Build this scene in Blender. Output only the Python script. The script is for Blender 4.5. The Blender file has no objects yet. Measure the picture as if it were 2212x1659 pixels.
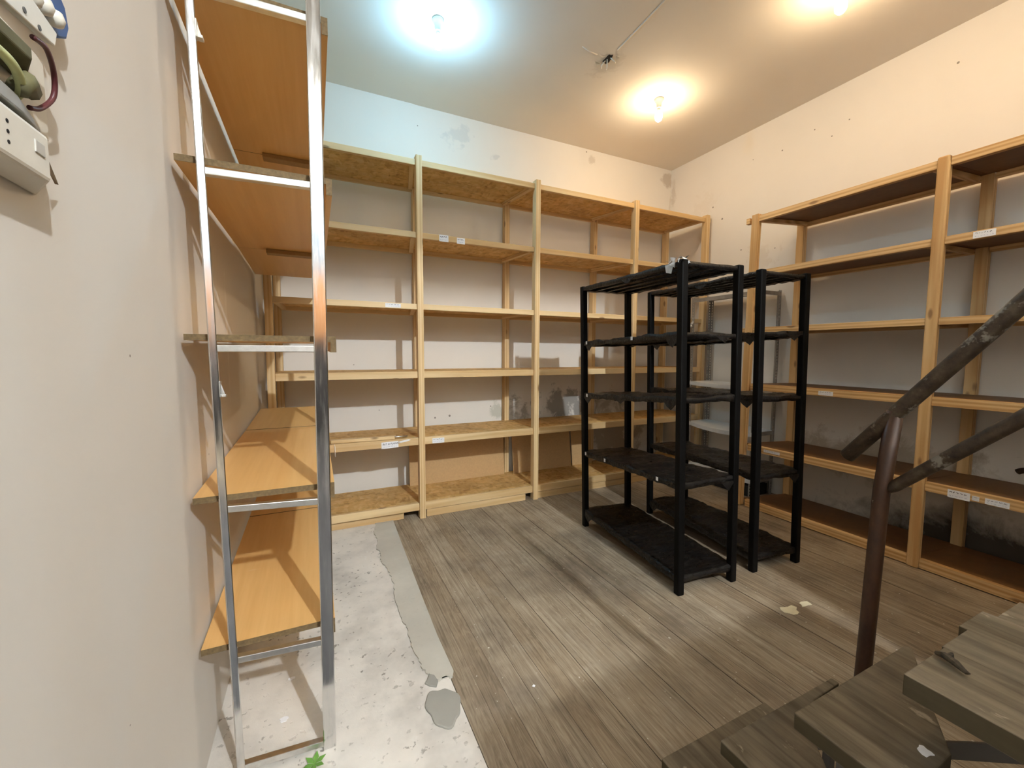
import bpy, bmesh, math, random
from mathutils import Vector, Matrix, noise
random.seed(7)
sc = bpy.context.scene
COL = sc.collection
V = Vector

# ------------------------------------------------------------------ mesh helper
class MB:
    def __init__(self): self.v = []; self.f = []
    def add(self, vs, fs):
        b = len(self.v); self.v += [V(p) for p in vs]; self.f += [[i + b for i in f] for f in fs]; return self
    def box(self, x0, x1, y0, y1, z0, z1):
        return self.hexa([(x0,y0,z0),(x1,y0,z0),(x1,y1,z0),(x0,y1,z0),(x0,y0,z1),(x1,y0,z1),(x1,y1,z1),(x0,y1,z1)])
    def hexa(self, p):
        return self.add(p, [(3,2,1,0),(4,5,6,7),(0,1,5,4),(1,2,6,5),(2,3,7,6),(3,0,4,7)])
    def bar(self, p, q, w, h, up=(0,0,1)):
        p = V(p); q = V(q); d = (q-p).normalized(); s = d.cross(V(up)).normalized(); u = s.cross(d)
        s *= w/2; u *= h/2
        return self.hexa([p-s-u, p+s-u, q+s-u, q-s-u, p-s+u, p+s+u, q+s+u, q-s+u])
    def tube(self, pts, r, n=10, caps=True):
        pts = [V(p) for p in pts]; rs = r if isinstance(r, (list, tuple)) else [r]*len(pts)
        b = len(self.v); pu = None
        for i, p in enumerate(pts):
            d = (pts[min(i+1, len(pts)-1)] - pts[max(i-1, 0)]).normalized()
            if pu is None: pu = d.orthogonal().normalized()
            u = (pu - d*pu.dot(d)).normalized(); w = d.cross(u); pu = u
            for k in range(n):
                a = 2*math.pi*k/n
                self.v.append(p + (u*math.cos(a) + w*math.sin(a))*rs[i])
        for i in range(len(pts)-1):
            for k in range(n):
                k2 = (k+1) % n
                self.f.append([b+i*n+k, b+i*n+k2, b+(i+1)*n+k2, b+(i+1)*n+k])
        if caps:
            self.f.append([b+k for k in reversed(range(n))]); e = b+(len(pts)-1)*n
            self.f.append([e+k for k in range(n)])
        return self
    def lathe(self, c, prof, n=24, axis=(0,0,1)):
        c = V(c); b = len(self.v)
        for (r, z) in prof:
            for k in range(n):
                a = 2*math.pi*k/n
                self.v.append(c + V((r*math.cos(a), r*math.sin(a), z)))
        for i in range(len(prof)-1):
            for k in range(n):
                k2 = (k+1) % n
                self.f.append([b+i*n+k, b+i*n+k2, b+(i+1)*n+k2, b+(i+1)*n+k])
        return self
    def prism(self, poly, z0, z1):
        n = len(poly); b = len(self.v)
        for z in (z0, z1):
            self.v += [V((x, y, z)) for x, y in poly]
        self.f.append([b+i for i in reversed(range(n))]); self.f.append([b+n+i for i in range(n)])
        for i in range(n):
            j = (i+1) % n
            self.f.append([b+i, b+j, b+n+j, b+n+i])
        return self
    def xf(self, fn):
        self.v = [V(fn(p)) for p in self.v]; return self
    def build(self, name, mat, parent=None, bevel=0, smooth=False, seg=2):
        off = V((0,0,0)); r = parent
        while r is not None: off += r.location; r = r.parent
        me = bpy.data.meshes.new(name)
        me.from_pydata([tuple(p-off) for p in self.v], [], self.f); me.update()
        bm = bmesh.new(); bm.from_mesh(me); bmesh.ops.recalc_face_normals(bm, faces=bm.faces); bm.to_mesh(me); bm.free()
        me.materials.append(mat)
        if smooth:
            for p in me.polygons: p.use_smooth = True
        o = bpy.data.objects.new(name, me); COL.objects.link(o); o.parent = parent
        if bevel:
            m = o.modifiers.new('edge', 'BEVEL'); m.width = bevel; m.segments = seg; m.limit_method = 'ANGLE'; m.angle_limit = math.radians(40)
        return o

def tag(o, label=None, cat=None, group=None, kind=None):
    if label: o['label'] = label
    if cat: o['category'] = cat
    if group: o['group'] = group
    if kind: o['kind'] = kind
    return o
def smooth_path(p, n=6):
    p = [V(q) for q in p]; out = []
    for i in range(len(p)-1):
        a, b, c, d = p[max(i-1,0)], p[i], p[i+1], p[min(i+2,len(p)-1)]
        for k in range(n):
            u = k/n
            out.append(.5*((2*b)+(c-a)*u+(2*a-5*b+4*c-d)*u*u+(3*b-a-3*c+d)*u**3))
    return out+[p[-1]]
def thing(name, loc, label, cat, group=None):
    o = bpy.data.objects.new(name, None); COL.objects.link(o); o.location = loc; o.empty_display_size = .1
    return tag(o, label, cat, group)
def struct(name, mb, mat, bevel=0, smooth=False):
    return tag(mb.build(name, mat, None, bevel, smooth), kind='structure')

# ------------------------------------------------------------------ material helper
class NT:
    def __init__(self, name):
        self.m = bpy.data.materials.new(name); self.m.use_nodes = True
        self.t = self.m.node_tree; self.b = self.t.nodes['Principled BSDF']
        self.tc = self.t.nodes.new('ShaderNodeTexCoord')
    def n(self, typ, **kw):
        o = self.t.nodes.new('ShaderNode'+typ)
        for k, v in kw.items(): setattr(o, k, v)
        return o
    def l(self, a, b): self.t.links.new(a, b)
    def setin(self, sock, val):
        if hasattr(val, 'is_linked'): self.l(val, sock)
        else: sock.default_value = val
    def math(self, op, a, b=None, c=None, clamp=False):
        o = self.n('Math', operation=op, use_clamp=clamp)
        self.setin(o.inputs[0], a)
        if b is not None: self.setin(o.inputs[1], b)
        if c is not None: self.setin(o.inputs[2], c)
        return o.outputs[0]
    def vec(self, scale=(1,1,1), rnd=True, loc=(0,0,0)):
        src = self.tc.outputs['Object']
        if rnd:
            oi = self.n('ObjectInfo'); s = self.n('VectorMath', operation='SCALE'); s.inputs[0].default_value = (31.7, 17.3, 43.1)
            self.l(oi.outputs['Random'], s.inputs['Scale'])
            a = self.n('VectorMath', operation='ADD'); self.l(src, a.inputs[0]); self.l(s.outputs[0], a.inputs[1]); src = a.outputs[0]
        mp = self.n('Mapping'); self.l(src, mp.inputs['Vector']); mp.inputs['Scale'].default_value = scale; mp.inputs['Location'].default_value = loc
        return mp.outputs[0]
    def noise(self, vec, scale=5, detail=3, rough=.5, dist=0):
        o = self.n('TexNoise'); self.l(vec, o.inputs['Vector'])
        o.inputs['Scale'].default_value = scale; o.inputs['Detail'].default_value = detail
        o.inputs['Roughness'].default_value = rough; o.inputs['Distortion'].default_value = dist
        return o.outputs['Fac']
    def ramp(self, fac, stops):
        o = self.n('ValToRGB'); self.l(fac, o.inputs[0]); e = o.color_ramp.elements
        while len(e) < len(stops): e.new(.5)
        for i, (p, c) in enumerate(stops):
            e[i].position = p
            if not isinstance(c, (tuple, list)): c = (c, c, c)
            e[i].color = (*c[:3], 1)
        return o.outputs[0]
    def mix(self, fac, a, b, mode='MIX'):
        o = self.n('Mix', data_type='RGBA', blend_type=mode)
        self.setin(o.inputs[0], fac)
        for s, v in ((o.inputs[6], a), (o.inputs[7], b)):
            if hasattr(v, 'is_linked'): self.l(v, s)
            else: s.default_value = (*v[:3], 1)
        return o.outputs[2]
    def done(self, col, rough=.6, bump=None, strength=.2, dist=.002, metal=0, spec=.5):
        if hasattr(col, 'is_linked'): self.l(col, self.b.inputs['Base Color'])
        else: self.b.inputs['Base Color'].default_value = (*col[:3], 1)
        self.setin(self.b.inputs['Roughness'], rough); self.setin(self.b.inputs['Metallic'], metal)
        self.b.inputs['Specular IOR Level'].default_value = spec
        if bump is not None:
            b = self.n('Bump'); self.l(bump, b.inputs['Height']); b.inputs['Strength'].default_value = strength; b.inputs['Distance'].default_value = dist
            self.l(b.outputs[0], self.b.inputs['Normal'])
        return self.m

def flat(name, col, rough=.6, metal=0, spec=.5, var=.12, nscale=14):
    t = NT(name); f = t.noise(t.vec(), nscale, 4, .6)
    c = t.ramp(f, [(.3, tuple(x*(1-var) for x in col)), (.7, tuple(min(1, x*(1+var)) for x in col))])
    return t.done(c, rough, f, .15, .001, metal, spec)

def pine(name, axis, a=(.80,.60,.33), b=(.66,.43,.19)):
    t = NT(name); sc_ = [26, 26, 26]; sc_[axis] = 1.1
    v = t.vec(tuple(sc_))
    f = t.noise(v, 1.0, 4, .55, .6)
    w = t.n('TexWave', bands_direction='XYZ'[(axis+1) % 3], wave_type='BANDS'); t.l(t.vec(tuple(s*.5 for s in sc_)), w.inputs['Vector'])
    w.inputs['Scale'].default_value = 1.0; w.inputs['Distortion'].default_value = 5; w.inputs['Detail'].default_value = 2
    g = t.math('ADD', t.math('MULTIPLY', f, .65), t.math('MULTIPLY', w.outputs['Fac'], .35))
    c = t.ramp(g, [(.28, b), (.62, a), (.85, tuple(min(1, x*1.08) for x in a))])
    # knots
    ks = [9, 9, 9]; ks[axis] = 3.2
    vo = t.n('TexVoronoi'); t.l(t.vec(tuple(ks)), vo.inputs['Vector']); vo.inputs['Scale'].default_value = 1
    k = t.ramp(vo.outputs['Distance'], [(.07, 1), (.13, 0)])
    c = t.mix(t.math('MULTIPLY', k, .75), c, (.20, .09, .03))
    tint = t.noise(t.vec((.9,.9,.9)), 1.2, 1)
    c = t.mix(.35, c, t.ramp(tint, [(.3, (.72,.66,.60)), (.7, (1,1,1))]), 'MULTIPLY')
    return t.done(c, .55, g, .12, .001)

M = {}
for i, ax in enumerate('xyz'):
    M['pine_'+ax] = pine('pine_along_'+ax, i)
    M['oldpine_'+ax] = pine('aged_pine_along_'+ax, i, (.76,.51,.24), (.56,.31,.105))

def osb():
    t = NT('strand_board'); v = t.vec((1,1,1))
    d = t.noise(v, 9, 2); mp = t.n('VectorMath', operation='ADD'); t.l(v, mp.inputs[0])
    s = t.n('VectorMath', operation='SCALE'); t.l(t.n('TexNoise').outputs['Color'], s.inputs[0]); s.inputs['Scale'].default_value = .06
    t.l(s.outputs[0], mp.inputs[1])
    m2 = t.n('Mapping'); t.l(mp.outputs[0], m2.inputs[0]); m2.inputs['Scale'].default_value = (16, 42, 42)
    vo = t.n('TexVoronoi'); t.l(m2.outputs[0], vo.inputs['Vector']); vo.inputs['Scale'].default_value = 1.2
    m3 = t.n('Mapping'); t.l(mp.outputs[0], m3.inputs[0]); m3.inputs['Scale'].default_value = (38, 14, 30); m3.inputs['Rotation'].default_value = (0,0,.5)
    vo2 = t.n('TexVoronoi'); t.l(m3.outputs[0], vo2.inputs['Vector']); vo2.inputs['Scale'].default_value = 1.1
    g = t.math('ADD', t.math('MULTIPLY', vo.outputs['Color'], .5), t.math('MULTIPLY', vo2.outputs['Color'], .5))
    c = t.ramp(g, [(.12, (.50,.27,.08)), (.4, (.73,.45,.155)), (.6, (.80,.52,.20)), (.9, (.86,.62,.30))])
    dirt = t.ramp(t.noise(t.vec(), 3.2, 5, .65), [(.38, (.62,.58,.54)), (.6, (1,1,1))])
    c = t.mix(.6, c, dirt, 'MULTIPLY')
    return t.done(c, .65, g, .25, .001)
M['osb'] = osb()

def veneer(name, a, b):
    t = NT(name)
    f = t.noise(t.vec((40, 1.5, 40)), 1, 4, .6); g = t.noise(t.vec((3,1,3)), 1.5, 3)
    c = t.mix(t.math('MULTIPLY', g, .5), t.ramp(f, [(.3, b), (.7, a)]), tuple(x*.86 for x in a))
    sc_ = t.ramp(t.noise(t.vec((2.5, 14, 3)), 3, 5, .7), [(.66, 0), (.74, 1)])
    c = t.mix(t.math('MULTIPLY', sc_, .22), c, (.85,.72,.52))
    return t.done(c, .38, f, .05, .0006)
M['veneer'] = veneer('beech_veneer', (.80,.49,.19), (.71,.40,.135))
M['board_edge'] = flat('particle_board_edge', (.155,.10,.042), .8, nscale=120, var=.3)
M['batten'] = flat('brown_batten', (.34,.20,.075), .6, nscale=40)
M['brown_board'] = flat('brown_faced_board', (.19,.083,.024), .5, nscale=20, var=.15)
M['fibre'] = flat('fibreboard', (.58,.37,.17), .6, nscale=60, var=.06)

def chrome():
    t = NT('worn_chrome'); f = t.noise(t.vec((30,30,3)), 2, 5, .7)
    return t.done(t.ramp(f, [(.3, (.62,.62,.62)), (.7, (.78,.78,.77))]), t.ramp(f, [(.4, .10), (.75, .26)]), f, .02, .0005, 1.0)
M['chrome'] = chrome()
M['satin'] = flat('brushed_steel', (.72,.72,.70), .34, 1.0, nscale=40, var=.1)

def wrap():
    t = NT('black_plastic_wrap'); v = t.vec((1,1,1), True)
    a = t.noise(t.vec((5,26,14)), 1.5, 5, .65, 1.2); b = t.noise(v, 30, 4, .6)
    h = t.math('ADD', a, t.math('MULTIPLY', b, .4))
    dust = t.ramp(t.noise(t.vec((10,30,10)), 1.4, 6, .75), [(.52, 0), (.74, 1)])
    c = t.mix(t.math('MULTIPLY', dust, .07), (.0045,.004,.004), (.30,.25,.19))
    fl = t.ramp(t.noise(t.vec((60,60,60)), 1.3, 2), [(.77, 0), (.79, 1)])
    c = t.mix(t.math('MULTIPLY', fl, .5), c, (.55,.53,.5))
    return t.done(c, t.ramp(b, [(.3,.22),(.7,.48)]), h, .9, .006, 0, .4)
M['wrap'] = wrap()
M['black'] = flat('black_plastic_post', (.003,.0027,.0025), .55, 0, .12, .3)

# --- plastered walls with damp and other marks: spots = (centre, radii, noise scale, threshold softness, colour, amount)
def plaster(name, base, spots=(), specks=(), bump=.25):
    t = NT(name); v = t.vec((1,1,1), False)
    f = t.noise(v, 1.1, 4, .6); g = t.noise(v, 9, 5, .65)
    c = t.ramp(f, [(.3, tuple(x*.955 for x in base)), (.7, base)])
    h = t.math('ADD', t.math('MULTIPLY', t.noise(v, 3, 3), 1.2), t.math('MULTIPLY', g, .35))
    for (ctr, rad, nsc, amp, colr, amt) in spots:
        s = t.n('VectorMath', operation='SUBTRACT'); t.l(v, s.inputs[0]); s.inputs[1].default_value = ctr
        d = t.n('VectorMath', operation='DIVIDE'); t.l(s.outputs[0], d.inputs[0]); d.inputs[1].default_value = rad
        ln = t.n('VectorMath', operation='LENGTH'); t.l(d.outputs[0], ln.inputs[0])
        nz = t.noise(v, nsc, 6, .68, .4)
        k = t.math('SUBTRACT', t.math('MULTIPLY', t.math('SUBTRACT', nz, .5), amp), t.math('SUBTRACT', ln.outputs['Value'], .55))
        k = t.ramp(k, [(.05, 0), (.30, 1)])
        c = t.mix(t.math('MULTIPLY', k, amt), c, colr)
    for (ctr, r) in specks:
        s = t.n('VectorMath', operation='DISTANCE'); t.l(v, s.inputs[0]); s.inputs[1].default_value = ctr
        k = t.math('LESS_THAN', t.math('ADD', s.outputs['Value'], t.math('MULTIPLY', t.math('SUBTRACT', g, .5), r*1.5)), r)
        c = t.mix(t.math('MULTIPLY', k, .75), c, (.12,.09,.06))
    return t.done(c, .75, h, bump, .004, 0, .25)

WALL = (.84,.80,.735)
B = 3.78
M['wall_back'] = plaster('plaster_back', WALL, [
    ((2.45,B,.76), (.52,1,.34), 6, 2.4, (.30,.28,.25), .85),
    ((1.95,B,.72), (.42,1,.26), 6, 2.6, (.36,.34,.29), .75),
    ((1.64,B,.74), (.17,1,.17), 8, 2.2, (.50,.50,.42), .7),
    ((3.1,B,.45), (.95,1,.75), 5, 2.2, (.38,.32,.24), .75),
    ((1.27,B,3.27), (.26,1,.16), 5, 3.0, (.60,.60,.58), .45),
    ((1.62,B,3.17), (.10,1,.08), 8, 2.5, (.55,.54,.52), .45),
    ((2.72,B,3.34), (.10,1,.12), 8, 2.0, (.52,.46,.38), .5),
    ((3.80,B,3.33), (.16,1,.14), 7, 2.2, (.46,.38,.30), .6),
    ((3.86,B,3.0), (.05,1,.5), 6, 1.4, (.60,.52,.43), .5),
    ((3.3,B,1.45), (.3,1,.2), 6, 2.2, (.62,.56,.48), .35)],
    [((.30,B,1.20),0.0062), ((.12,B,1.20),0.0056), ((.55,B,1.20),0.0056), ((.50,B,.80),0.0062), ((1.56,B,.78),0.0062), ((1.0,B,.70),0.0074), ((1.14,B,.71),0.0099), ((2.1,B,1.95),0.0050), ((.87,B,3.28),0.0050), ((2.65,B,3.42),0.0074), ((2.8,B,1.62),0.0050)])
R = 3.86
M['wall_right'] = plaster('plaster_right', (.83,.775,.70), [
    ((R,2.62,2.22), (1,.26,.26), 6, 3.0, (.70,.62,.53), .6),
    ((R,3.74,3.2), (1,.09,.34), 6, 1.8, (.55,.46,.37), .5),
    ((R,3.3,2.9), (1,.3,.3), 8, 2.6, (.74,.67,.58), .4),
    ((R,1.6,.50), (1,1.4,.40), 5, 1.6, (.40,.32,.22), .7), ((R,.9,.0), (1,2.3,.62), 4, .7, (.055,.04,.025), .95),  # second spot: near-black area low on the wall, ragged towards its edge
    ((R,2.5,2.0), (1,.3,.12), 7, 2.4, (.68,.61,.52), .4)],
    [((R,2.84,2.336),0.0081), ((R,3.188,2.852),0.0087), ((R,3.07,2.70),0.0087), ((R,2.077,3.079),0.0068), ((R,2.212,3.192),0.0056), ((R,2.478,3.135),0.0056), ((R,2.756,3.166),0.0050), ((R,1.958,3.152),0.0074), ((R,1.347,3.214),0.0068), ((R,2.70,2.33),0.0074), ((R,2.5,2.28),0.0056), ((R,2.9,1.75),0.0062), ((R,2.75,1.32),0.0062)])
M['wall_left'] = plaster('plaster_left', (.74,.695,.63), [
    ((-.344,2.2,1.4), (1,.05,.6), 9, 1.6, (.86,.83,.78), .5)], [((-.327,.95,.62),0.0019), ((-.344,1.75,.95),0.0037), ((-.327,1.06,1.30),0.0025)], .18)
M['ceiling'] = plaster('ceiling_paint', (.82,.77,.70), [((2.0,2.65,3.449), (.25,.30,1), 3, 2.2, (.55,.50,.44), .5)], [], .12)
M['wall_front'] = plaster('plaster_front', (.18,.20,.215))
M['dado'] = flat('dark_dado_paint', (.035,.028,.025), .6)

def planks():
    t = NT('grey_floorboards'); v = t.vec((1,1,1), False)
    sx = t.n('SeparateXYZ'); t.l(v, sx.inputs[0])
    idx = t.math('FLOOR', t.math('DIVIDE', t.math('SUBTRACT', sx.outputs[0], .46), .0855))
    wn = t.n('TexWhiteNoise', noise_dimensions='1D'); t.l(idx, wn.inputs['W'])
    off = t.n('CombineXYZ'); t.l(t.math('MULTIPLY', wn.outputs['Value'], 23), off.inputs[1]); t.l(t.math('MULTIPLY', wn.outputs['Value'], 7), off.inputs[2])
    ad = t.n('VectorMath', operation='ADD'); t.l(v, ad.inputs[0]); t.l(off.outputs[0], ad.inputs[1])
    mp = t.n('Mapping'); t.l(ad.outputs[0], mp.inputs[0]); mp.inputs['Scale'].default_value = (15, 1.1, 15)
    f = t.noise(mp.outputs[0], 1.0, 3, .55, 2.2)
    mp2 = t.n('Mapping'); t.l(ad.outputs[0], mp2.inputs[0]); mp2.inputs['Scale'].default_value = (85, 2.6, 85)
    f2 = t.noise(mp2.outputs[0], 1.0, 4, .6, .4)
    rg = t.math('PINGPONG', t.math('MULTIPLY', f, 9), .5)
    big = t.noise(v, 1.7, 5, .65)
    g = t.math('ADD', t.math('ADD', t.math('MULTIPLY', rg, .22), t.math('MULTIPLY', f2, .48)), t.math('MULTIPLY', big, .40))
    c = t.ramp(g, [(.30, (.15,.115,.075)), (.46, (.31,.25,.18)), (.58, (.42,.35,.26)), (.78, (.57,.50,.40))])
    ex = t.math('ABSOLUTE', t.math('SUBTRACT', t.math('FRACT', t.math('DIVIDE', t.math('SUBTRACT', sx.outputs[0], .46), .0855)), .5))
    sm = t.math('MULTIPLY', t.math('GREATER_THAN', ex, .486), t.ramp(t.noise(mp.outputs[0], .8, 2), [(.42, .1), (.58, .75)]))
    c = t.mix(sm, c, (.06,.047,.035))
    tint = t.ramp(wn.outputs['Value'], [(0, (.80,.74,.66)), (1, (1.0,.99,.97))])
    c = t.mix(.8, c, tint, 'MULTIPLY')
    st = t.noise(v, 2.3, 5, .62)
    c = t.mix(t.ramp(st, [(.46, 0), (.70, .55)]), c, (.085,.065,.05))
    c = t.mix(t.ramp(t.noise(v, 3.1, 5, .7), [(.55, 0), (.75, .32)]), c, (.40,.36,.30))
    fl = t.ramp(t.noise(t.vec((1,1,1), False, (5,3,0)), 55, 1, .5), [(.755, 0), (.775, 1)])
    c = t.mix(t.math('MULTIPLY', fl, .75), c, (.72,.69,.62))
    return t.done(c, t.ramp(g, [(.3,.62),(.8,.45)]), g, .15, .002, 0, .35)
M['planks'] = planks()
M['gap'] = flat('floor_gap_dirt', (.05,.04,.03), .9)

def concrete(name, base, pit=(.16,.14,.11), amount=1.0, seed=0):
    t = NT(name); v = t.vec((1,1,1), False, (seed, seed*.7, 0))
    f = t.noise(v, 2.2, 5, .62); g = t.noise(v, 26, 5, .7)
    c = t.ramp(f, [(.32, tuple(x*(1-.34*max(amount,.3)) for x in base)), (.52, base), (.70, tuple(min(1, x*1.15) for x in base))])
    p = t.ramp(t.noise(v, 34, 3, .55), [(.615, 0), (.665, 1)])
    pm = t.ramp(t.noise(v, 3.3, 3), [(.46, 0), (.60, 1)])
    c = t.mix(t.math('MULTIPLY', t.math('MULTIPLY', p, pm), .75*amount), c, pit)
    wh = t.ramp(t.noise(v, 13, 4, .7), [(.60, 0), (.68, 1)])
    c = t.mix(t.math('MULTIPLY', t.math('MULTIPLY', wh, t.ramp(t.noise(v, 2.1, 2), [(.45,0),(.6,1)])), .5*amount), c, (.80,.79,.75))
    h = t.math('SUBTRACT', t.math('ADD', g, t.math('MULTIPLY', f, .8)), t.math('MULTIPLY', p, .8*amount))
    return t.done(c, .85, h, .4, .004, 0, .2)
M['concrete'] = concrete('old_concrete', (.71,.67,.61))
M['mortar'] = concrete('smooth_mortar', (.53,.505,.44), amount=.12, seed=3)
M['patch'] = concrete('dark_mortar', (.34,.33,.295), amount=.1, seed=8)

def tread_mat():
    t = NT('worn_tread_wood')
    f = t.noise(t.vec((30, 3, 30)), 1.2, 5, .62, .6); g = t.noise(t.vec(), 6, 5, .7)
    c = t.ramp(f, [(.28, (.085,.066,.04)), (.55, (.185,.148,.10)), (.8, (.26,.215,.155))])
    c = t.mix(t.ramp(g, [(.5, 0), (.72, .5)]), c, (.085,.07,.055))
    wv = t.ramp(t.noise(t.vec((18, 7, 18)), 1.1, 5, .7), [(.64, 0), (.70, 1)])
    c = t.mix(t.math('MULTIPLY', wv, .55), c, (.52,.45,.34))
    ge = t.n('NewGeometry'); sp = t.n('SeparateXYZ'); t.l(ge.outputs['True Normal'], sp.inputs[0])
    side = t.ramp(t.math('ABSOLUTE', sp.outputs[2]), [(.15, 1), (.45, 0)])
    c = t.mix(t.math('MULTIPLY', side, .85), c, (.045,.034,.014))  # shade on the side faces put into the colour by surface normal
    return t.done(c, .7, f, .3, .003, 0, .3)
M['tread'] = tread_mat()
def rust():
    t = NT('rusty_painted_pipe'); f = t.noise(t.vec((22,22,22)), 1.2, 6, .7)
    g = t.noise(t.vec(), 9, 5, .7)
    c = t.ramp(f, [(.32, (.020,.012,.007)), (.52, (.055,.035,.020)), (.72, (.10,.078,.05))])
    c = t.mix(t.ramp(g, [(.60, 0), (.64, .8)]), c, (.24,.215,.175))
    return t.done(c, .5, g, .3, .002, .35)
M['rust'] = rust()
def postrust():
    t = NT('red_brown_pipe'); f = t.noise(t.vec((22,22,10)), 1.2, 6, .7)
    c = t.ramp(f, [(.32, (.026,.010,.005)), (.6, (.058,.024,.010)), (.74, (.085,.048,.024))])
    g = t.noise(t.vec(), 16, 4, .7)
    c = t.mix(t.ramp(g, [(.68, 0), (.71, .7)]), c, (.5,.45,.38))
    return t.done(c, .42, f, .2, .001, .2)
M['postrust'] = postrust()
M['steel'] = flat('dark_steel', (.12,.11,.10), .6, .3)
M['paper'] = flat('white_paper', (.86,.86,.88), .7, var=.03)
M['ink'] = flat('dark_ink', (.10,.09,.11), .8)
M['paleink'] = flat('pale_ink', (.45,.45,.55), .8)
M['whitemetal'] = flat('white_enamel', (.80,.81,.80), .4, var=.05)
M['greymetal'] = flat('grey_slotted_steel', (.36,.34,.31), .45, .5, var=.2)
M['cloth'] = flat('white_rag', (.82,.80,.76), .9)
M['cream'] = flat('cream_plastic', (.74,.70,.61), .45, var=.05)
M['greyplastic'] = flat('grey_plastic', (.34,.35,.34), .5)
M['olive'] = flat('olive_recess', (.12,.11,.05), .7, var=.4)
M['blue'] = flat('blue_plastic', (.03,.10,.30), .45)
M['palegreen'] = flat('green_yellow_insulation', (.52,.55,.25), .5, var=.3)
M['redwire'] = flat('dark_red_wire', (.10,.022,.025), .45)
M['leaf'] = flat('green_leaf', (.13,.30,.05), .6)
M['flake'] = flat('pale_paint_flake', (.72,.66,.47), .8)
M['bark'] = flat('dark_bark', (.045,.034,.02), .9, var=.5, nscale=90)
M['fitting'] = flat('lamp_socket_plastic', (.55,.53,.48), .5)
M['hole'] = flat('dark_hole', (.012,.010,.009), .9)
M['clear'] = flat('torn_clear_film', (.55,.57,.57), .25, var=.25)
M['doorwood'] = flat('orange_door_wood', (.45,.20,.07), .5)
def emit(name, col, s):
    t = NT(name); b = t.b
    b.inputs['Base Color'].default_value = (.9,.9,.9,1); b.inputs['Emission Color'].default_value = (*col, 1)
    g = t.n('NewGeometry'); sp = t.n('SeparateXYZ'); t.l(g.outputs['True Normal'], sp.inputs[0])
    d = t.math('MULTIPLY', sp.outputs[2], -1.0, clamp=True)       # frosted bulb, brightest at its tip
    t.l(t.math('MULTIPLY', t.math('MULTIPLY_ADD', d, .55, .45), s), b.inputs['Emission Strength'])
    return t.m

# ------------------------------------------------------------------ room
XL, XR, YB, ZC, YF, YH, ZH = -.344, 3.86, 3.78, 3.45, -4.2, -1.0, 4.38
# planked floor (timber field) with its ragged left edge, gaps between boards
def edge_x(y): return .462 + .045*max(0, (y-1.13)/2.1)**2 + .004*math.sin(9*y)
fm = MB(); x = .46; k = 0
xs = [.46]
while xs[-1] < XR: xs.append(xs[-1]+.0855)
for i in range(len(xs)-1):
    dz = random.uniform(-.0018, .0018); w0 = xs[i]+random.uniform(.0001,.0009); w1 = min(xs[i+1], XR)-random.uniform(.0001,.0009)
    if w1 <= w0: continue
    fm.box(w0, w1, YF, YB, -.03, dz)
struct('floor', fm, M['planks'])
struct('floor_base', MB().box(XL-.15, XR+.15, YF-.15, YB+.15, -.12, -.026), M['gap'])
struct('floor_concrete', MB().box(XL, .458, 1.12, YB, -.026, 0.0), M['concrete'])
struct('floor_entry', MB().box(XL, .458, YF, 1.118, -.026, .001), M['dado'])
# mortar strip beside the boards
lft = [(3.70,.40),(3.35,.375),(3.2,.382),(3.05,.35),(2.95,.362),(2.81,.338),(2.72,.352),(2.62,.338),(2.5,.362),(2.336,.369),(2.2,.352),(2.02,.348),(1.9,.362),(1.78,.352),(1.674,.363),(1.60,.375),(1.56,.395),(1.535,.415),(1.545,.44),(1.53,.466)]
poly = []
for i, (y, xx) in enumerate(lft):
    poly.append((xx, y))
    if i < len(lft)-1:
        y2, x2 = lft[i+1]
        for q in range(1, 7): poly.append((xx+(x2-xx)*q/7+random.uniform(-.0055,.0055), y+(y2-y)*q/7+random.uniform(-.004,.004)))
for y in (1.56, 1.8, 2.1, 2.4, 2.8, 3.2, 3.7): poly.append((edge_x(y)+.012, y))
struct('floor_mortar', MB().prism(poly, -.01, .006), M['mortar'], .003)
pp = []
for i in range(40):
    a = 2*math.pi*i/40; r = 1+.10*math.sin(3*a+.7)+.05*math.sin(7*a)
    pp.append((.395+.062*r*math.cos(a), 1.41+.088*r*math.sin(a)))
struct('floor_patch', MB().prism(pp, -.01, .007), M['patch'], .004)
pp = [(.372,1.56),(.385,1.585),(.402,1.57),(.408,1.535),(.395,1.51),(.372,1.525),(.358,1.545)]
struct('floor_chip', MB().prism(pp, -.005, .007), M['patch'], .002)

struct('wall_back', MB().box(XL-.2, XR+.2, YB, YB+.15, -.1, ZC+.1).box(XL-.01, .845, YB-.005, YB+.02, -.02, ZC+.01), M['wall_back'])
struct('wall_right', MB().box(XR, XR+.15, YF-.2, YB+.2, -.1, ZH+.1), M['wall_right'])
struct('wall_left', MB().box(XL-.15, XL, 1.3, YB+.2, -.1, ZC+.1).box(XL-.15, XL+.017, YF-.2, 1.36, -.1, ZH+.1), M['wall_left'], .006)
struct('wall_front', MB().box(XL-.2, XR+.2, YF-.15, YF, -.1, ZH+.1), M['wall_front'])
struct('baseboard_front', MB().box(XL+.02, XR, YF, YF+.02, .0, 1.50), M['dado'])
struct('wall_added_partition', MB().box(1.90, 2.0, YF, YH, -.02, ZH+.02).box(XL, XR, YH-.1, YH, ZC+.08, ZH+.02), M['wall_front'])  # partition added to screen the right shelving from the rear lamp, plus header
struct('wall_added_block', MB().box(.85, 1.90, -.95, -.60, -.02, 1.74), M['wall_front'])  # unseen block added so the rear lamp misses the stair treads
struct('door_1', MB().box(-.2, .95, YF, YF+.05, 1.50, 2.46), M['doorwood'], .005)
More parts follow.
